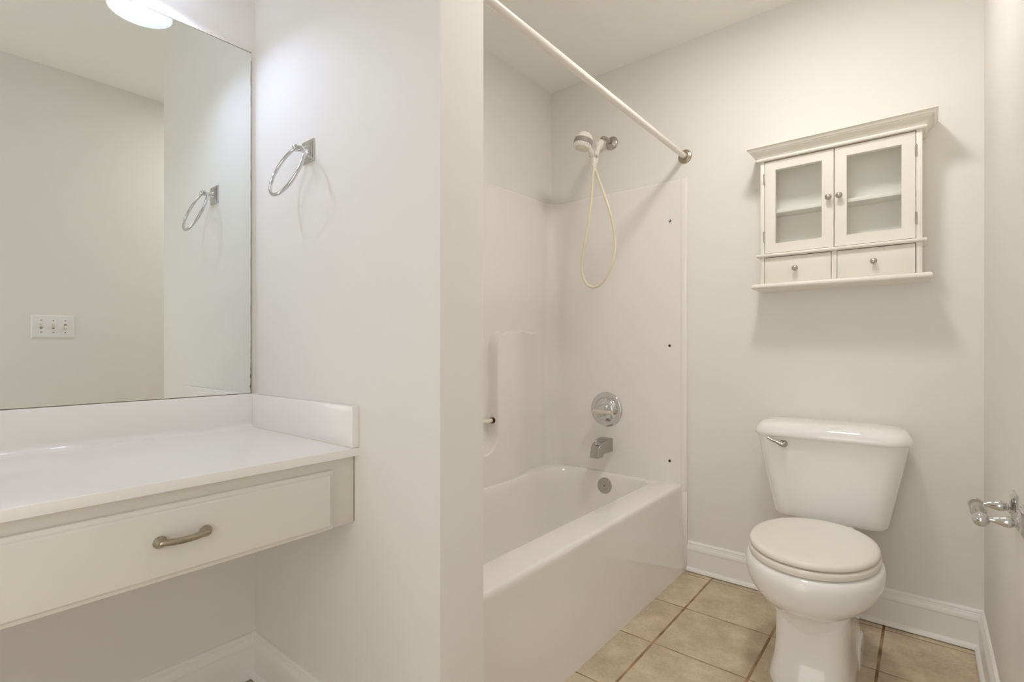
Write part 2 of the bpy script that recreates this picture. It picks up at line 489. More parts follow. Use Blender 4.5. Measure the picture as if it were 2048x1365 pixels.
for z in zs: back.append([bm.verts.new((x + nx*0.0014, y + ny*0.0014, z)) for x, y, nx, ny, o, yy in path])
np_ = len(path)
for a, b in zip(back[:-1], back[1:]):
    for i in range(np_-1): bm.faces.new((a[i+1], a[i], b[i], b[i+1]))
for i in range(np_-1):
    bm.faces.new((rows[0][i+1], rows[0][i], back[0][i], back[0][i+1])); bm.faces.new((rows[-1][i], rows[-1][i+1], back[-1][i+1], back[-1][i]))
for j in range(len(zs)-1):
    bm.faces.new((rows[j][0], rows[j+1][0], back[j+1][0], back[j][0])); bm.faces.new((rows[j+1][-1], rows[j][-1], back[j][-1], back[j+1][-1]))
mk('surround', bm, 'fiberglass', tub, 60)
bm = B()                              # the flange carries on down beside the apron to the floor
box(bm, -0.882, -0.8532, YF-0.0128, YF-0.0014, 0.0, DZ-0.0302, 0.002)
mk('side_flange', bm, 'fiberglass', tub)
bm = B(); box(bm, -0.882, -0.8532, YPB+0.0014, YPB+0.0128, 0.0, DZ-0.0302, 0.002)
mk('side_flange', bm, 'fiberglass', tub)
bm = B(); tube(bm, [(-1.580, 1.396, 0.685), (-1.580, 1.6, 0.685), (-1.580, 1.814, 0.685)], 0.0098, 20)
bar = mk('grab_bar', bm, 'bar', tub); bar['label'] = 'ivory bar across the soap recess'
bm = B(); lathe(bm, [(0.0099, 0), (0.0132, 0.0), (0.0136, 0.003), (0.0136, 0.013), (0.0125, 0.016), (0.0099, 0.016)], (-1.580, 1.793, 0.685), (0, 1, 0), 24)
c = mk('collar', bm, 'rust', bar); c['label'] = 'rusted dark collar at the bar end'
bm = B()
lathe(bm, [(0.0, 0.0), (0.041, 0.0), (0.0415, 0.003), (0.0395, 0.0075), (0.033, 0.010), (0.0, 0.0115)], (-1.262, 2.306, 0.326), (0, -1, 0.13), 40)
oc = mk('overflow_cover', bm, 'satin_chrome', tub); oc['label'] = 'round chrome overflow cover'
bm = B(); lathe(bm, [(0.0, 0.0), (0.0028, 0.0), (0.0028, 0.0015), (0.0, 0.0018)], Vector((-1.262, 2.306, 0.326)) + Vector((0, -0.9916, 0.1289))*0.0108, (0, -1, 0.13), 12)
mk('screw', bm, 'dark', oc)
YS = YF - 0.0095
bm = B()
ang = [R(-200 + 290*k/20) for k in range(21)]
tube(bm, [(-0.934 + 0.0042*math.cos(a), YS-0.0012, 1.625 + 0.0052*math.sin(a)) for a in ang], 0.0016, 8)
h = mk('screw_hole', bm, 'dark', tub); h['label'] = 'broken dark ring left by a screw'
for zz in (1.036, 0.492):
    bm = B(); lathe(bm, [(0.0, 0.0), (0.0062, 0.0), (0.0062, 0.0008), (0.004, 0.0014), (0.0, 0.0014)], (-0.936, YS, zz), (0, -1, 0), 16)
    h = mk('screw_hole', bm, 'dark', tub); h['label'] = 'black screw hole'

# ------------------------------------------------------------------ shower valve and tub spout
vc = Vector((-1.268, YS, 0.711))
v = thing('shower_valve', 'round chrome shower valve with a lever, above the tub spout', 'tap', vc)
bm = B(); lathe(bm, [(0.0, 0), (0.0875, 0.0), (0.0885, 0.003), (0.086, 0.0075), (0.078, 0.010), (0.066, 0.0115), (0.062, 0.0105), (0.0595, 0.013),
                     (0.056, 0.022), (0.045, 0.029), (0.03, 0.033), (0.0, 0.034)], vc, (0, -1, 0), 56)
mk('escutcheon', bm, 'chrome', v, 50)
bm = B(); lathe(bm, [(0.0, 0.025), (0.029, 0.025), (0.029, 0.036), (0.0275, 0.0375), (0.0275, 0.040), (0.029, 0.0415), (0.029, 0.050), (0.026, 0.055), (0.015, 0.058), (0, 0.059)], vc, (0, -1, 0), 36)
mk('hub', bm, 'chrome', v, 40)
bm = B()
hx = vc + Vector((0.010, -0.056, -0.008))
def lever_r(t):
    e = math.sqrt(max(0.02, 1-((0.12-t)/0.12)**2)) if t < 0.12 else (math.sqrt(max(0.02, 1-((t-0.90)/0.10)**2)) if t > 0.90 else 1)
    return ((0.0215-0.0095*ss(0.3, 0.75, t))*e, (0.0165-0.005*ss(0.25, 0.75, t))*e)
tube(bm, catmull([hx+Vector((-0.054, -0.002, 0.002)), hx+Vector((-0.036, -0.004, 0.001)), hx+Vector((-0.010, -0.004, 0.0)), hx+Vector((0.018, -0.002, -0.001)), hx+Vector((0.044, 0.004, -0.002))], 10), lever_r, 24)
lathe(bm, [(0, 0.045), (0.015, 0.045), (0.014, 0.054), (0.012, 0.060), (0, 0.061)], vc+Vector((0, 0, -0.003)), (0, -1, 0), 24)
mk('lever', bm, 'lever', v, 60)

sc_ = Vector((-1.266, YS, 0.532))
s = thing('tub_spout', 'grey chrome tub spout with a diverter knob, below the shower valve', 'spout', sc_)
side = [(0.0, -0.035), (0.0, 0.035), (0.012, 0.037), (0.045, 0.036), (0.085, 0.025), (0.112, 0.012), (0.124, 0.002), (0.137, -0.050), (0.088, -0.052), (0.082, -0.036)]
bm = B()
def side_w(y): return 0.0325 - 0.0075*ss(0.02, 0.13, y)
l_ = [bm.verts.new((sc_.x-side_w(y), YS-y, sc_.z+z)) for y, z in side]
r_ = [bm.verts.new((sc_.x+side_w(y), YS-y, sc_.z+z)) for y, z in side]
n_ = len(side)
for i in range(n_): bm.faces.new((l_[i], l_[(i+1) % n_], r_[(i+1) % n_], r_[i]))
bm.faces.new(list(reversed(l_))); bm.faces.new(r_)
bmesh.ops.recalc_face_normals(bm, faces=bm.faces[:])
bmesh.ops.bevel(bm, geom=[e for e in bm.edges if not all(abs(v.co.y-YS) < 1e-5 for v in e.verts)], offset=0.0075, segments=4, profile=0.6, affect='EDGES', clamp_overlap=True)
mk('spout_body', bm, 'satin_chrome', s, 35)
bm = B(); lathe(bm, [(0.0, 0.0), (0.006, 0.0), (0.005, 0.006), (0.0045, 0.010), (0.0075, 0.015), (0.0085, 0.019), (0.0065, 0.023), (0, 0.024)], sc_+Vector((0, -0.112, 0.014)), (0, -0.15, 1), 20)
mk('diverter_knob', bm, 'chrome', s)

# ------------------------------------------------------------------ shower arm with its holder, hand shower, rod
fa = Vector((-1.243, YF, 2.072))
arm = thing('shower_bracket', 'nickel wall pipe with round flange and white cradle above the tub', 'shower holder', fa)
bm = B(); lathe(bm, [(0.0, 0.0), (0.033, 0.0), (0.034, 0.002), (0.0325, 0.006), (0.025, 0.011), (0.016, 0.014), (0.013, 0.017), (0, 0.018)], fa, (0, -1, 0), 40)
mk('flange', bm, 'nickel', arm, 50)
bm = B()
arm_pts = [fa+Vector(p) for p in ((0, 0, 0), (0, -0.035, 0.001), (0.001, -0.070, 0.002), (0.001, -0.098, -0.006), (0.000, -0.118, -0.026), (-0.001, -0.130, -0.048))]
tube(bm, catmull(arm_pts, 8), 0.0105, 20)
mk('pipe', bm, 'nickel', arm, 60)
bm = B()
p0 = Vector(arm_pts[-2]); dn = (Vector(arm_pts[-1])-Vector(arm_pts[-2])).normalized()
lathe(bm, [(0.0, 0.0), (0.013, 0.0), (0.0175, 0.004), (0.0185, 0.012), (0.0175, 0.016), (0.019, 0.018), (0.019, 0.034), (0.0165, 0.040), (0.013, 0.046), (0.0125, 0.066), (0.010, 0.070), (0, 0.071)], p0, dn, 32)
mk('coupling_nut', bm, 'plastic', arm, 40)
bm = B()                                             # the cradle that holds the hand shower
jb = p0 + dn*0.064
tube(bm, catmull([jb, jb+Vector((-0.001, -0.008, -0.022)), jb+Vector((-0.002, -0.015, -0.046)), jb+Vector((-0.002, -0.021, -0.064))], 6), lambda t: (0.0125+0.004*math.sin(t*PI), 0.011+0.003*t), 20)
for sx in (-1, 1):
    tube(bm, catmull([jb+Vector((sx*0.011, -0.010, -0.036)), jb+Vector((sx*0.017, -0.026, -0.030)), jb+Vector((sx*0.0185, -0.040, -0.028)), jb+Vector((sx*0.0165, -0.050, -0.028))], 5), (lambda t: (0.0035, 0.009)), 12)
mk('cradle', bm, 'plastic', arm, 60)

hc = jb + Vector((-0.002, -0.036, -0.036))           # where the handle sits in the cradle
hs = thing('hand_shower', 'white hand shower with grey dial ring and yellowed looping hose', 'shower head', hc)
hdir = Vector((0.002, -0.094, 0.056))
ax_d = Vector((-0.16, -0.20, -1)).normalized()       # where the spray face points
head_c = hc + Vector((0.000, -0.090, 0.040))
bm = B()
tube(bm, catmull([hc+Vector((0.001, 0.005, -0.026)), hc, hc+hdir*0.5, hc+hdir*0.82, hc+hdir*1.0], 8), lambda t: 0.0115+0.004*t, 20)
mk('handle', bm, 'plastic', hs, 60)
bm = B(); lathe(bm, [(0, -0.046), (0.014, -0.045), (0.026, -0.040), (0.036, -0.030), (0.041, -0.018), (0.042, -0.008), (0.0, -0.008)], head_c, ax_d, 40)
hd = mk('head_shell', bm, 'plastic', hs, 50)
bm = B()
n = 72; x_, y_, d_ = frame_of(ax_d)
rings = []
for r0, hh in ((0.0405, -0.010), (0.0438, -0.009), (0.0445, 0.002), (0.0445, 0.012), (0.0425, 0.0145), (0.036, 0.0145)):
    rings.append([head_c + d_*hh + (x_*math.cos(2*PI*k/n)+y_*math.sin(2*PI*k/n))*(r0 - (0.0011 if (k % 3 == 0 and r0 > 0.043) else 0)) for k in range(n)])
loft(bm, rings)
mk('dial_ring', bm, 'grey', hs, 30)['label'] = 'grey ribbed dial ring'
bm = B(); lathe(bm, [(0.036, 0.010), (0.0425, 0.0125), (0.0415, 0.022), (0.038, 0.030), (0.032, 0.0335), (0.030, 0.032), (0.0295, 0.028), (0.0, 0.027)], head_c, ax_d, 48)
mk('spray_face', bm, 'plastic', hs, 40)
bm = B()
lathe(bm, [(0.0, 0.026), (0.027, 0.026), (0.0275, 0.0285), (0.024, 0.030), (0.020, 0.0285), (0.015, 0.0285), (0.012, 0.0305), (0.0, 0.031)], head_c, ax_d, 40)
mk('nozzle_plate', bm, 'bar', hs, 40)
# spray-setting marks round the rim: thin bars and triangles
bm = B()
cam_dir = Vector((0.63, -0.62, -0.1))
base_ang = math.atan2(cam_dir.dot(y_), cam_dir.dot(x_))
for k, kind in ((-3, 'b'), (-2, 'b'), (-1, 'b'), (0, 'b'), (1, 't'), (2, 't')):
    a = base_ang - k*0.30
    rad = x_*math.cos(a)+y_*math.sin(a); tan = d_.cross(rad)
    c0 = head_c + d_*0.0155 + rad*0.0423; c1 = head_c + d_*0.0225 + rad*0.0416
    hw0, hw1 = (0.0006, 0.0006) if kind == 'b' else (0.0004, 0.0022)
    ring0 = [c0 - tan*hw0 - rad*0.001, c0 + tan*hw0 - rad*0.001, c0 + tan*hw0 + rad*0.0003, c0 - tan*hw0 + rad*0.0003]
    ring1 = [c1 - tan*hw1 - rad*0.001, c1 + tan*hw1 - rad*0.001, c1 + tan*hw1 + rad*0.0003, c1 - tan*hw1 + rad*0.0003]
    loft(bm, [ring0, ring1])
mk('setting_marks', bm, 'grey', hs, 0)
# hose: from the handle down round a loop and back to the holder
he = hc + Vector((0.001, 0.006, -0.028))
HY = he.y
hose_pts = [he+Vector((-0.002, 0, 0.004)), (he.x+0.000, HY-0.002, he.z-0.035), (he.x-0.004, HY-0.003, 1.86), (he.x-0.024, HY-0.006, 1.74), (he.x-0.050, HY-0.005, 1.62),
            (he.x-0.078, HY, 1.50), (he.x-0.093, HY+0.004, 1.418), (he.x-0.074, HY+0.008, 1.342), (he.x-0.028, HY+0.010, 1.311), (he.x+0.026, HY+0.010, 1.335),
            (he.x+0.070, HY+0.008, 1.410), (he.x+0.091, HY+0.006, 1.50), (he.x+0.084, HY+0.005, 1.585), (he.x+0.062, HY+0.005, 1.69), (he.x+0.036, HY+0.005, 1.79),
            (he.x+0.010, HY+0.006, 1.875), (he.x+0.003, HY+0.008, he.z-0.030), (he.x+0.004, HY+0.014, he.z+0.004)]
hose_pts = [Vector(p) for p in hose_pts]
for p in hose_pts: p.x += 0.020*ss(1.90, 1.62, p.z); p.z += 0.010*ss(1.5, 1.35, p.z)
bm = B(); tube(bm, catmull(hose_pts, 8), 0.0062, 14)
mk('hose', bm, 'hose', hs, 60)['label'] = 'yellowed flexible hose in a long loop'
bm = B()
lathe(bm, [(0.0, 0.0), (0.0125, 0.0), (0.0115, 0.02), (0.0085, 0.034), (0.0, 0.036)], he+Vector((0.0, 0.002, 0.006)), (0, 0, -1), 20)
mk('hose_end', bm, 'plastic', hs, 50)

rx, rz = -0.866, 1.915
rod = thing('shower_curtain_rod', 'straight white shower curtain rod above the tub edge', 'curtain rod', (rx, 1.6, rz))
bm = B(); tube(bm, [(rx, YPB+0.004, rz), (rx, 1.6, rz), (rx, YF-0.004, rz)], 0.0128, 28)
mk('tube', bm, 'rod', rod, 60)
for yy, dd in ((YF, -1), (YPB, 1)):
    bm = B(); lathe(bm, [(0.0, 0.0), (0.031, 0.0), (0.0318, 0.003), (0.030, 0.006), (0.0255, 0.008), (0.0245, 0.011), (0.0215, 0.013), (0.0195, 0.013), (0.0185, 0.019), (0.0165, 0.021), (0.0131, 0.021)], (rx, yy, rz), (0, dd, 0), 40)
    f = mk('end_flange', bm, 'antique', rod, 35); f['label'] = 'round nickel wall flange'

# ------------------------------------------------------------------ toilet
TCX = -0.279
toilet = thing('toilet', 'white two-piece toilet with closed lid against the far wall', 'toilet', (TCX, 1.95, 0))
def egg(z, hw, yf, yb, ym, e=2.0, n=96, cx=TCX, keel=0.0):
    out = []
    for k in range(n):
        a = 2*PI*k/n; c, q = math.cos(a), math.sin(a)
        x = hw*math.copysign(abs(c)**(2/e), c); yy = math.copysign(abs(q)**(2/e), q)
        zz = z - keel*max(0.0, 1-abs(x+0.002)/0.095)*max(0.0, -yy)**2
        out.append((cx+x, ym + (yy*(yb-ym) if yy > 0 else yy*(ym-yf)), zz))
    return out
bm = B()
PX = TCX + 0.007
loft(bm, [egg(0.0, 0.113, 1.700, 2.20, 1.93, 4.2, cx=TCX+0.002), egg(0.012, 0.1145, 1.698, 2.20, 1.93, 4.2, cx=TCX+0.002), egg(0.035, 0.110, 1.706, 2.19, 1.93, 4.4, cx=TCX+0.004), egg(0.08, 0.1035, 1.720, 2.18, 1.93, 4.6, cx=PX),
          egg(0.12, 0.100, 1.727, 2.18, 1.93, 5.0, cx=PX), egg(0.160, 0.0995, 1.725, 2.18, 1.93, 5.0, cx=PX, keel=0.008), egg(0.224, 0.0995, 1.724, 2.18, 1.93, 5.0, cx=PX, keel=0.050), egg(0.2245, 0.1030, 1.710, 2.18, 1.92, 4.6, cx=PX, keel=0.048),
          egg(0.230, 0.107, 1.699, 2.18, 1.92, 3.4, cx=PX, keel=0.020), egg(0.238, 0.120, 1.686, 2.17, 1.91, 2.6), egg(0.248, 0.137, 1.664, 2.16, 1.90, 2.35),
          egg(0.268, 0.161, 1.639, 2.15, 1.89, 2.2), egg(0.295, 0.180, 1.621, 2.14, 1.88, 2.12), egg(0.325, 0.1895, 1.613, 2.12, 1.87, 2.05), egg(0.348, 0.190, 1.613, 2.11, 1.87, 2.05),
          egg(0.362, 0.187, 1.618, 2.10, 1.87, 2.05), egg(0.370, 0.182, 1.625, 2.10, 1.87, 2.05), egg(0.373, 0.174, 1.634, 2.09, 1.87, 2.05)])
# rear deck under the tank
def rrect(z, x0, x1, y0, y1, r, n=8, bow=0.0):
    out = []
    for cxx, cyy, a0 in ((x1-r, y1-r, 0), (x0+r, y1-r, 90), (x0+r, y0+r, 180), (x1-r, y0+r, 270)):
        for k in range(n+1):
            a = R(a0+90*k/n); x = cxx+r*math.cos(a); y = cyy+r*math.sin(a)
            out.append((x, y, z))
    res = []
    mid = (x0+x1)/2; hw = (x1-x0)/2
    for x, y, z in out:
        t = ss((y0+y1)/2+0.02, y0+r, y) if y < (y0+y1)/2 else 0
        res.append((x, y - bow*max(0, 1-((x-mid)/hw)**2)*(1 if y < (y0+y1)/2 else 0), z))
    return res
loft(bm, [rrect(z, TCX-w, TCX+w, 2.172 if z > 0.36 else 2.05, y1, 0.03) for z, w, y1 in ((0.20, 0.075, 2.22), (0.30, 0.080, 2.28), (0.365, 0.070, 2.31), (0.380, 0.070, 2.31), (0.3845, 0.066, 2.305))])
# low bolt ears on both sides of the foot
for sx in (-1, 1):
    prof = []
    for k in range(13):
        a = R(180*k/12); prof.append((2.03 - 0.085*math.cos(a), 0.080*math.sin(a)**0.55 if 0 < k < 12 else 0.0))
    rings = []
    for dx, sc2 in ((0.070, 1.0), (0.103, 1.0), (0.110, 0.985), (0.114, 0.94), (0.1155, 0.86)):
        rings.append([(TCX+0.003+sx*dx, 2.03+(y-2.03)*sc2, z*sc2) for y, z in prof])
    loft(bm, rings)
bowl = mk('bowl', bm, 'porcelain', toilet, 55)
for sx in (-1, 1):
    bm = B()
    lathe(bm, [(0, 0), (0.0055, 0.0), (0.0055, 0.0012), (0, 0.0015)], (TCX+0.003+sx*0.1152, 1.995, 0.046), (sx, 0, 0), 14)
    mk('bolt_hole', bm, 'rust', bowl)['label'] = 'small brown bolt hole'
def lid_rings(lst, hw, yf, yb, ym):
    return [egg(z, hw-i, yf+i, yb-i, ym, 2.05) for i, z in lst]
bm = B(); loft(bm, lid_rings([(0.010, 0.3755), (0.002, 0.3765), (0.0, 0.379), (0.0, 0.390), (0.002, 0.3945), (0.007, 0.3965), (0.03, 0.3968)], 0.1795, 1.628, 2.092, 1.865))
mk('seat', bm, 'seat', toilet, 50)
bm = B(); loft(bm, lid_rings([(0.012, 0.4005), (0.002, 0.4008), (0.0, 0.403), (0.0005, 0.409), (0.003, 0.414), (0.009, 0.4175), (0.020, 0.4188), (0.06, 0.4195), (0.12, 0.4200)], 0.1775, 1.632, 2.090, 1.865))
lidp = mk('lid', bm, 'seat', toilet, 50); lidp['label'] = 'cream closed lid'
for sx in (-1, 1):
    bm = B(); box(bm, TCX+sx*0.07-0.02, TCX+sx*0.07+0.02, 2.070, 2.098, 0.374, 0.409, 0.006, 3)
    mk('lid_hinge', bm, 'seat', toilet)
bm = B()
tk = []
for z, hw, yf, r in ((0.3845, 0.168, 2.176, 0.045), (0.389, 0.177, 2.168, 0.045), (0.400, 0.183, 2.163, 0.05), (0.425, 0.1865, 2.162, 0.05), (0.52, 0.2055, 2.154, 0.052), (0.61, 0.2235, 2.146, 0.055), (0.695, 0.2385, 2.140, 0.058)):
    tk.append(rrect(z, TCX-hw, TCX+hw, yf, 2.332, min(r, 0.075), 10, 0.008))
loft(bm, tk); tank = mk('tank', bm, 'porcelain', toilet, 60)
bm = B()
loft(bm, [rrect(z, TCX-0.2485+i, TCX+0.2485-i, 2.128+i, 2.338-i*0.3, 0.075-i*0.4, 12, 0.010) for i, z in
          ((0.012, 0.690), (0.002, 0.6905), (0.0, 0.693), (0.0, 0.703), (0.002, 0.711), (0.007, 0.721), (0.015, 0.731), (0.026, 0.738), (0.042, 0.7425), (0.065, 0.7445), (0.09, 0.745))])
mk('tank_lid', bm, 'porcelain', toilet, 60)
lv = Vector((-0.415, 2.137, 0.664))
bm = B()
lathe(bm, [(0, 0), (0.014, 0), (0.0142, 0.003), (0.012, 0.006), (0.0075, 0.008), (0.0075, 0.014), (0, 0.015)], lv+Vector((0, 0.004, 0)), (0, -1, 0), 24)
tube(bm, catmull([lv+Vector((0.006, -0.010, -0.002)), lv+Vector((-0.004, -0.014, -0.001)), lv+Vector((-0.020, -0.016, 0.006)), lv+Vector((-0.036, -0.014, 0.011)), lv+Vector((-0.052, -0.010, 0.019))], 6),
     lambda t: (0.0095-0.0045*ss(0.1, 0.6, t), 0.0095-0.005*ss(0.1, 0.6, t)), 16)
lathe(bm, sphere_prof(0.0100, 8), lv+Vector((0.004, -0.012, -0.001)), (0, -1, 0), 20)
mk('flush_lever', bm, 'nickel', toilet, 50)['label'] = 'nickel flush lever'

# ------------------------------------------------------------------ wall cabinet
cx0, cx1, cyf = -0.517, -0.007, 2.231
cab = thing('wall_cabinet', 'cream wall cabinet with two glass doors and two drawers above the toilet', 'cabinet', ((cx0+cx1)/2, YF, 1.26))
bm = B()
box(bm, cx0, -0.5025, cyf, YF, 1.280, 1.775, 0.001); box(bm, -0.0235, cx1, cyf, YF, 1.280, 1.775, 0.001)
box(bm, -0.5025, -0.0235, cyf+0.024, YF-0.006, 1.764, 1.775); box(bm, -0.5025, -0.0235, cyf+0.004, YF-0.006, 1.390, 1.402)
box(bm, -0.2718, -0.2552, cyf, YF-0.006, 1.281, 1.392, 0.0008)
mk('carcass', bm, 'cabinet', cab, 30)
bm = B(); box(bm, -0.5025, -0.0235, YF-0.006, YF, 1.280, 1.775); mk('back_panel', bm, 'inside', cab, 30)
bm = B(); box(bm, -0.5025, -0.0235, cyf+0.026, YF-0.006, 1.567, 1.581, 0.001); mk('shelf', bm, 'inside', cab, 30)
def around(bm, prof, top=True):
    rings = [[(cx0-o, YF, z), (cx0-o, cyf-o, z), (cx1+o, cyf-o, z), (cx1+o, YF, z)] for o, z in prof]
    loft(bm, rings, cap0=True, cap1=True)
bm = B()
around(bm, [(-0.002, 1.774), (0.008, 1.7735), (0.0115, 1.775), (0.013, 1.779), (0.0115, 1.783), (0.008, 1.785), (0.0085, 1.786), (0.011, 1.790), (0.0145, 1.796), (0.020, 1.802), (0.027, 1.8065), (0.0295, 1.8075), (0.0295, 1.810),
             (0.032, 1.8105), (0.0345, 1.813), (0.036, 1.817), (0.0395, 1.821), (0.0425, 1.8225), (0.0425, 1.829)])
mk('cornice', bm, 'cabinet', cab, 25)
bm = B(); around(bm, [(-0.003, 1.388), (0.008, 1.388), (0.0115, 1.3895), (0.0130, 1.3945), (0.0115, 1.3995), (0.008, 1.401), (-0.003, 1.401)])
mk('moulding', bm, 'cabinet', cab, 60)
bm = B(); around(bm, [(0.018, 1.2605), (0.022, 1.2605), (0.026, 1.2635), (0.0275, 1.270), (0.026, 1.2765), (0.022, 1.281), (0.0, 1.2815)])
mk('base_board', bm, 'cabinet', cab, 60)
def knob(parent, x, z, y):
    bm = B(); lathe(bm, [(0, 0), (0.0065, 0.0), (0.0055, 0.002), (0.0045, 0.006), (0.0055, 0.009), (0.0095, 0.0125), (0.0112, 0.0165), (0.0105, 0.0205), (0.0075, 0.0235), (0.003, 0.025), (0, 0.0252)], (x, y, z), (0, -1, 0), 28)
    mk('knob', bm, 'nickel', parent, 60)['label'] = 'round nickel knob'
def rect_y(x0, x1, z0, z1, y): return [(x0, y, z0), (x1, y, z0), (x1, y, z1), (x0, y, z1)]
def cab_door(x0, x1, gx0, gx1, kx, hinge_x, lab):
    z0, z1, gz0, gz1 = 1.4038, 1.7706, 1.442, 1.734
    y0, y1 = cyf+0.0005, cyf+0.0185
    bm = B(); e = 0.0008
    loft(bm, [rect_y(x0, x1, z0, z1, y1), rect_y(x0, x1, z0, z1, y0+e), rect_y(x0+e, x1-e, z0+e, z1-e, y0), rect_y(gx0-e, gx1+e, gz0-e, gz1+e, y0), rect_y(gx0, gx1, gz0, gz1, y0+e), rect_y(gx0, gx1, gz0, gz1, y1)], cyclic=True)
    d = mk('door', bm, 'cabinet', cab, 30); d['label'] = lab
    bm = B(); box(bm, gx0-0.004, gx1+0.004, y0+0.010, y0+0.013, gz0-0.004, gz1+0.004); mk('glass_pane', bm, 'glass', d, 0)['label'] = 'clear glass pane'
    knob(d, kx, 1.5885, y0)
    for hz in (1.704, 1.472):
        bm = B(); lathe(bm, [(0, -0.0205), (0.0028, -0.0205), (0.0032, -0.019), (0.0032, -0.007), (0.0027, -0.0068), (0.0027, -0.0062), (0.0032, -0.006), (0.0032, 0.006), (0.0027, 0.0062), (0.0027, 0.0068), (0.0032, 0.007), (0.0032, 0.019), (0.0028, 0.0205), (0, 0.0205)], (hinge_x, cyf-0.0015, hz), (0, 0, 1), 14)
        mk('hinge', bm, 'nickel', d, 40)
cab_door(-0.5008, -0.2648, -0.462, -0.3035, -0.2805, -0.5025, 'left glass door')
cab_door(-0.2622, -0.0256, -0.224, -0.0640, -0.2465, -0.0240, 'right glass door')
def cab_drawer(x0, x1, kx, lab):
    bm = B(); box(bm, x0, x1, cyf+0.0005, cyf+0.016, 1.2835, 1.3855, 0.0008)
    box(bm, x0+0.006, x1-0.006, cyf+0.016, YF-0.010, 1.285, 1.375)
    d = mk('drawer', bm, 'cabinet', cab, 30); d['label'] = lab
    knob(d, kx, 1.3345, cyf+0.0005)
cab_drawer(-0.5010, -0.2736, -0.391, 'left drawer')
cab_drawer(-0.2536, -0.0258, -0.1425, 'right drawer')

# ------------------------------------------------------------------ vanity
CX, CZ = -1.083, 0.780
top = thing('vanity_countertop', 'glossy off-white vanity countertop with backsplash under the mirror', 'countertop', (-1.36, 0.0, 0.759))
bm = B()
YE = YN + 0.005
prof = [(XL, 0.759), (CX-0.003, 0.759), (CX-0.0008, 0.7598), (CX, 0.762), (CX, 0.776), (CX-0.001, 0.7788), (CX-0.0035, CZ)]
prof += [(XL+0.040, CZ)]
for k in range(1, 11):
    a = R(90*k/10); prof.append((XL+0.040-0.020*math.sin(a), CZ+0.020-0.020*math.cos(a)))
prof += [(XL+0.020, 0.8785), (XL+0.0185, 0.8815), (XL+0.016, 0.8825), (XL, 0.8825)]
loft(bm, [[(x, YE, z) for x, z in prof], [(x, YP, z) for x, z in prof]])
mk('worktop', bm, 'marble', top, 30)
bm = B(); box(bm, XL+0.0205, CX, YP-0.0195, YP, CZ+0.0005, 0.8815, 0.0018, 3)
mk('side_splash', bm, 'marble', top, 40)
bm = B(); box(bm, XL+0.036, CX-0.004, YP-0.0205, YP-0.0190, CZ, CZ+0.0012); mk('caulk_line', bm, 'bar', top)

van = thing('vanity_drawer_unit', 'white painted drawer unit under the countertop, open knee space below', 'vanity', (-1.11, 0.35, 0.592))
VX = -1.104
bm = B()
box(bm, VX-0.019, VX, YE, YP-0.0005, 0.592, 0.759, 0.0012)
box(bm, XL, VX-0.019, YP-0.014, YP-0.0005, 0.63, 0.759)
box(bm, XL, VX-0.019, YE, YE+0.014, 0.63, 0.759)
mk('face_frame', bm, 'vanity', van, 30)
bm = B(); box(bm, VX-0.001, VX+0.0006, YP-0.0021, YP-0.0002, 0.594, 0.757); mk('side_caulk', bm, 'caulk', van, 0)['label'] = 'thin brown caulk line at the wall'
bm = B()
dy0, dy1, dz0, dz1 = 0.040, 0.672, 0.594, 0.7335
def rect_x(i, x): return [(x, dy0+i, dz0+i), (x, dy1-i, dz0+i), (x, dy1-i, dz1-i), (x, dy0+i, dz1-i)]
loft(bm, [rect_x(0.0, VX), rect_x(0.0, VX+0.0095), rect_x(0.0010, VX+0.0108), rect_x(0.0045, VX+0.0115), rect_x(0.0075, VX+0.0122), rect_x(0.0085, VX+0.0140), rect_x(0.0100, VX+0.0165), rect_x(0.0125, VX+0.0180), rect_x(0.016, VX+0.0184)])
dr = mk('drawer', bm, 'vanity', van, 20)
bm = B()
hy, hz_, hxx = 0.3545, 0.6695, VX+0.0184
for sy in (-1, 1):
    lathe(bm, [(0, 0), (0.0105, 0), (0.0115, 0.002), (0.0105, 0.005), (0.0075, 0.010), (0.006, 0.014), (0, 0.0145)], (hxx, hy+sy*0.038, hz_), (1, 0, 0), 24)
pts = catmull([(hxx+0.006, hy-0.0425, hz_), (hxx+0.012, hy-0.036, hz_), (hxx+0.019, hy-0.020, hz_), (hxx+0.022, hy, hz_), (hxx+0.019, hy+0.020, hz_), (hxx+0.012, hy+0.036, hz_), (hxx+0.006, hy+0.0425, hz_)], 10)
tube(bm, pts, lambda t: 0.0048 + 0.0014*math.sin(t*PI) , 18)
# twisted rope round the middle line of the pull
for ph in (0, 2.1, 4.2):
    rp = [Vector(p) + Vector((0.0052+0.0008*math.sin(i*1.1+ph), 0, 0.0014*math.cos(i*1.1+ph))) for i, p in enumerate(pts[6:-6])]
    tube(bm, rp, 0.0009, 6)
mk('handle', bm, 'antique', dr, 60)['label'] = 'antique nickel pull with rope detail'

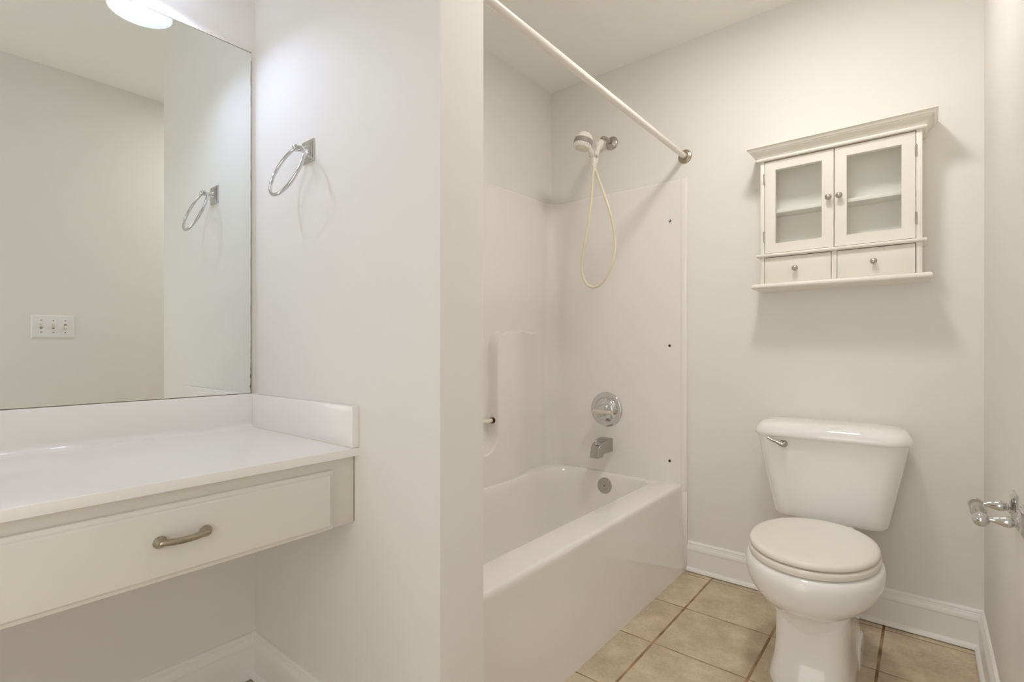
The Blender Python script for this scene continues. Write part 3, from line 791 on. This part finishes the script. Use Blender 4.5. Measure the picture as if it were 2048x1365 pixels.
# mirror
mir = thing('wall_mirror', 'large frameless mirror on the wall above the vanity backsplash', 'mirror', (XL, -0.07, 0.884))
bm = B(); box(bm, XL+0.0005, XL+0.0055, YN+0.01, 0.7215, 0.884, 1.947); mk('mirror_glass', bm, 'mirror', mir, 0)
bm = B()
random.seed(4)
L, Rr = [], []
zz = 0.884
while zz < 1.947:
    low = 1 - ss(0.884, 1.0, zz)
    w = 0.0018 + random.random()*0.0008 + low*random.random()*0.0042
    L.append((XL+0.0058, 0.7220-w, zz)); Rr.append((XL+0.0058, 0.7222, zz)); zz += 0.007 if zz < 1.05 else 0.03
loft(bm, [[L[i], Rr[i], (XL+0.0003, Rr[i][1], Rr[i][2]), (XL+0.0003, L[i][1], L[i][2])] for i in range(len(L))])
mk('worn_edge', bm, 'seam', mir, 0)['label'] = 'blackened worn silvering along the right edge'
bm = B(); box(bm, XL+0.0003, XL+0.0059, YN+0.01, 0.7222, 1.9462, 1.9480); mk('top_seam', bm, 'seam', mir, 0)
bm = B(); box(bm, XL+0.0003, XL+0.0059, YN+0.01, 0.7222, 0.8830, 0.8845)
mk('bottom_seam', bm, 'seam', mir, 0)

# towel ring
tp = Vector((-1.318, YP, 1.565))
tr_ = thing('towel_ring', 'chrome towel ring on a square plate, on the wall beside the mirror', 'towel ring', tp)
bm = B()
def sq(i, y, h=0.0305): return [(tp.x-h+i, YP-y, tp.z-h+i), (tp.x+h-i, YP-y, tp.z-h+i), (tp.x+h-i, YP-y, tp.z+h-i), (tp.x-h+i, YP-y, tp.z+h-i)]
loft(bm, [sq(0, 0), sq(0, 0.004), sq(0.0015, 0.0055), sq(0.006, 0.0055), sq(0.0072, 0.0078), sq(0.0105, 0.0085), sq(0.0115, 0.0105), sq(0.0145, 0.0112)])
mk('mounting_plate', bm, 'chrome', tr_, 20)
bm = B(); lathe(bm, [(0, 0.008), (0.0155, 0.009), (0.014, 0.0125), (0.009, 0.0155), (0.0065, 0.019), (0.006, 0.027), (0.0075, 0.029), (0.0092, 0.0335), (0.0098, 0.038), (0.0088, 0.043), (0.006, 0.0465), (0, 0.048)], tp, (0, -1, 0), 28)
mk('post', bm, 'chrome', tr_, 60)
bm = B()
rt = tp + Vector((0, -0.037, 0.000)); rdir = Vector((0, -0.36, -0.933)).normalized(); rr = 0.0735
ctr = rt + rdir*rr
tube(bm, [ctr + Vector((1, 0, 0))*(rr*math.cos(2*PI*k/72)) + rdir*(rr*math.sin(2*PI*k/72)) for k in range(72)], 0.0046, 16, cyclic=True)
mk('ring', bm, 'chrome', tr_, 60)

# toilet paper holder
hp = Vector((XR, 1.4875, 0.672))
tph = thing('toilet_paper_holder', 'empty chrome toilet paper holder with roller on the right wall', 'toilet paper holder', hp)
for yy in (1.42, 1.555):
    bm = B(); h = 0.030
    def sqx(i, x): return [(XR-x, yy-h+i, hp.z+0.006-h+i), (XR-x, yy+h-i, hp.z+0.006-h+i), (XR-x, yy+h-i, hp.z+0.006+h-i), (XR-x, yy-h+i, hp.z+0.006+h-i)]
    loft(bm, [sqx(0, 0), sqx(0, 0.004), sqx(0.0015, 0.0055), sqx(0.006, 0.0055), sqx(0.0072, 0.0078), sqx(0.0105, 0.0085), sqx(0.012, 0.011)])
    mk('mounting_plate', bm, 'chrome', tph, 20)
    bm = B(); lathe(bm, [(0, 0.008), (0.0145, 0.009), (0.013, 0.012), (0.0085, 0.0145), (0.0085, 0.018), (0.0105, 0.020), (0.0115, 0.025), (0.0108, 0.030), (0.0085, 0.038), (0.006, 0.046), (0.0052, 0.053), (0.0055, 0.064), (0, 0.066)], (XR, yy, hp.z+0.003), (-1, 0, 0), 28)
    lathe(bm, [(0, 0)] + sphere_prof(0.0145, 10)[1:-1] + [(0, 0.0145)], (XR-0.066, yy, hp.z), (0, -1 if yy < 1.48 else 1, 0), 28)
    mk('post', bm, 'chrome', tph, 60)
bm = B(); lathe(bm, [(0, 0), (0.0115, 0.0), (0.0125, 0.002), (0.0125, 0.045), (0.0132, 0.046), (0.0132, 0.047), (0.0136, 0.049), (0.0136, 0.110), (0.0125, 0.112), (0, 0.112)], (XR-0.066, 1.4315, hp.z), (0, 1, 0), 32)
mk('roller', bm, 'satin_chrome', tph, 50)

# light switch on the right wall (seen in the mirror)
sw = Vector((XR, 0.5365, 1.134))
swt = thing('light_switch', 'white triple toggle light switch plate, seen in the mirror', 'light switch', sw)
bm = B()
def swr(i, x): return [(XR-x, sw.y-0.0825+i, sw.z-0.0575+i), (XR-x, sw.y+0.0825-i, sw.z-0.0575+i), (XR-x, sw.y+0.0825-i, sw.z+0.0575-i), (XR-x, sw.y-0.0825+i, sw.z+0.0575-i)]
loft(bm, [swr(0, 0), swr(0, 0.002), swr(0.0015, 0.0042), swr(0.005, 0.0058), swr(0.010, 0.0062)])
mk('cover_plate', bm, 'plate', swt, 30)
for yy, up in ((0.4905, 1), (0.5365, 1), (0.5825, -1)):
    bm = B(); box(bm, XR-0.0068, XR-0.004, yy-0.0052, yy+0.0052, sw.z-0.0125, sw.z+0.0125); mk('toggle_slot', bm, 'seam', swt, 0)
    bm = B()
    loft(bm, [[(XR-0.005, yy+a*0.0048, sw.z+b*0.0075) for a, b in ((-1,-1),(1,-1),(1,1),(-1,1))], [(XR-0.0095, yy+a*0.0046, sw.z+up*0.002+b*0.0065) for a, b in ((-1,-1),(1,-1),(1,1),(-1,1))],
              [(XR-0.0165, yy+a*0.0038, sw.z+up*0.008+b*0.0036) for a, b in ((-1,-1),(1,-1),(1,1),(-1,1))]])
    mk('toggle', bm, 'toggle', swt, 20)
    for sz in (-1, 1):
        bm = B(); lathe(bm, [(0, 0), (0.0034, 0.0), (0.0032, 0.0009), (0, 0.0012)], (XR-0.0060, yy, sw.z+sz*0.0300), (-1, 0, 0), 14); mk('screw', bm, 'satin_chrome', swt, 40)

# vanity light: bar with three bell shades over the mirror
vl = thing('vanity_light', 'lit vanity light with frosted bell shades, reflected in the mirror top', 'wall lamp', (XL, 0.285, 2.10))
bm = B(); box(bm, XL, XL+0.028, 0.00, 0.57, 2.105, 2.205, 0.008, 3); mk('back_plate', bm, 'nickel', vl)
SX = XL + 0.130
for yy in (0.465, 0.285, 0.105):
    bm = B(); tube(bm, catmull([(XL+0.02, yy, 2.155), (XL+0.07, yy, 2.165), (XL+0.115, yy, 2.150), (SX, yy, 2.118), (SX, yy, 2.095)], 6), 0.008, 14)
    lathe(bm, [(0, 0.0), (0.024, 0.0), (0.026, 0.006), (0.024, 0.030), (0.012, 0.036), (0, 0.037)], (SX, yy, 2.078), (0, 0, 1), 24)
    mk('lamp_arm', bm, 'nickel', vl, 50)
    bm = B()
    outer = [(0.028, 2.092), (0.036, 2.086), (0.050, 2.070), (0.061, 2.048), (0.069, 2.022), (0.074, 2.004), (0.0775, 1.995)]
    pr = outer + [(r-0.0032, z) for r, z in reversed(outer)]
    rings = [[(SX+r*math.cos(2*PI*k/48), yy+r*math.sin(2*PI*k/48), z) for k in range(48)] for r, z in pr]
    loft(bm, rings, cyclic=True)
    sh = mk('lamp_shade', bm, 'shade', vl, 60); sh['label'] = 'frosted swirled glass bell shade'
    bm = B(); lathe(bm, sphere_prof(0.021, 12, -90, 40) + [(0.013, 0.020), (0.0125, 0.050), (0, 0.050)], (SX, yy, 2.030), (0, 0, 1), 20)
    mk('bulb', bm, 'bulb', vl, 60)['label'] = 'lit bulb'

# slim flush disc light over the toilet area
LX, LY = -0.37, 1.55
cl = thing('ceiling_light', 'slim round flush ceiling light over the toilet', 'ceiling light', (LX, LY, ZC))
bm = B(); lathe(bm, [(0, 0), (0.140, 0), (0.142, 0.004), (0.140, 0.014), (0.134, 0.018), (0.124, 0.018), (0.122, 0.014), (0, 0.0138)], (LX, LY, ZC), (0, 0, -1), 48); mk('rim', bm, 'trim', cl, 40)
bm = B(); lathe(bm, [(0, 0.0142), (0.1215, 0.0145), (0.1215, 0.0160), (0.10, 0.0172), (0, 0.0178)], (LX, LY, ZC), (0, 0, -1), 48); mk('diffuser', bm, 'dome', cl, 60)
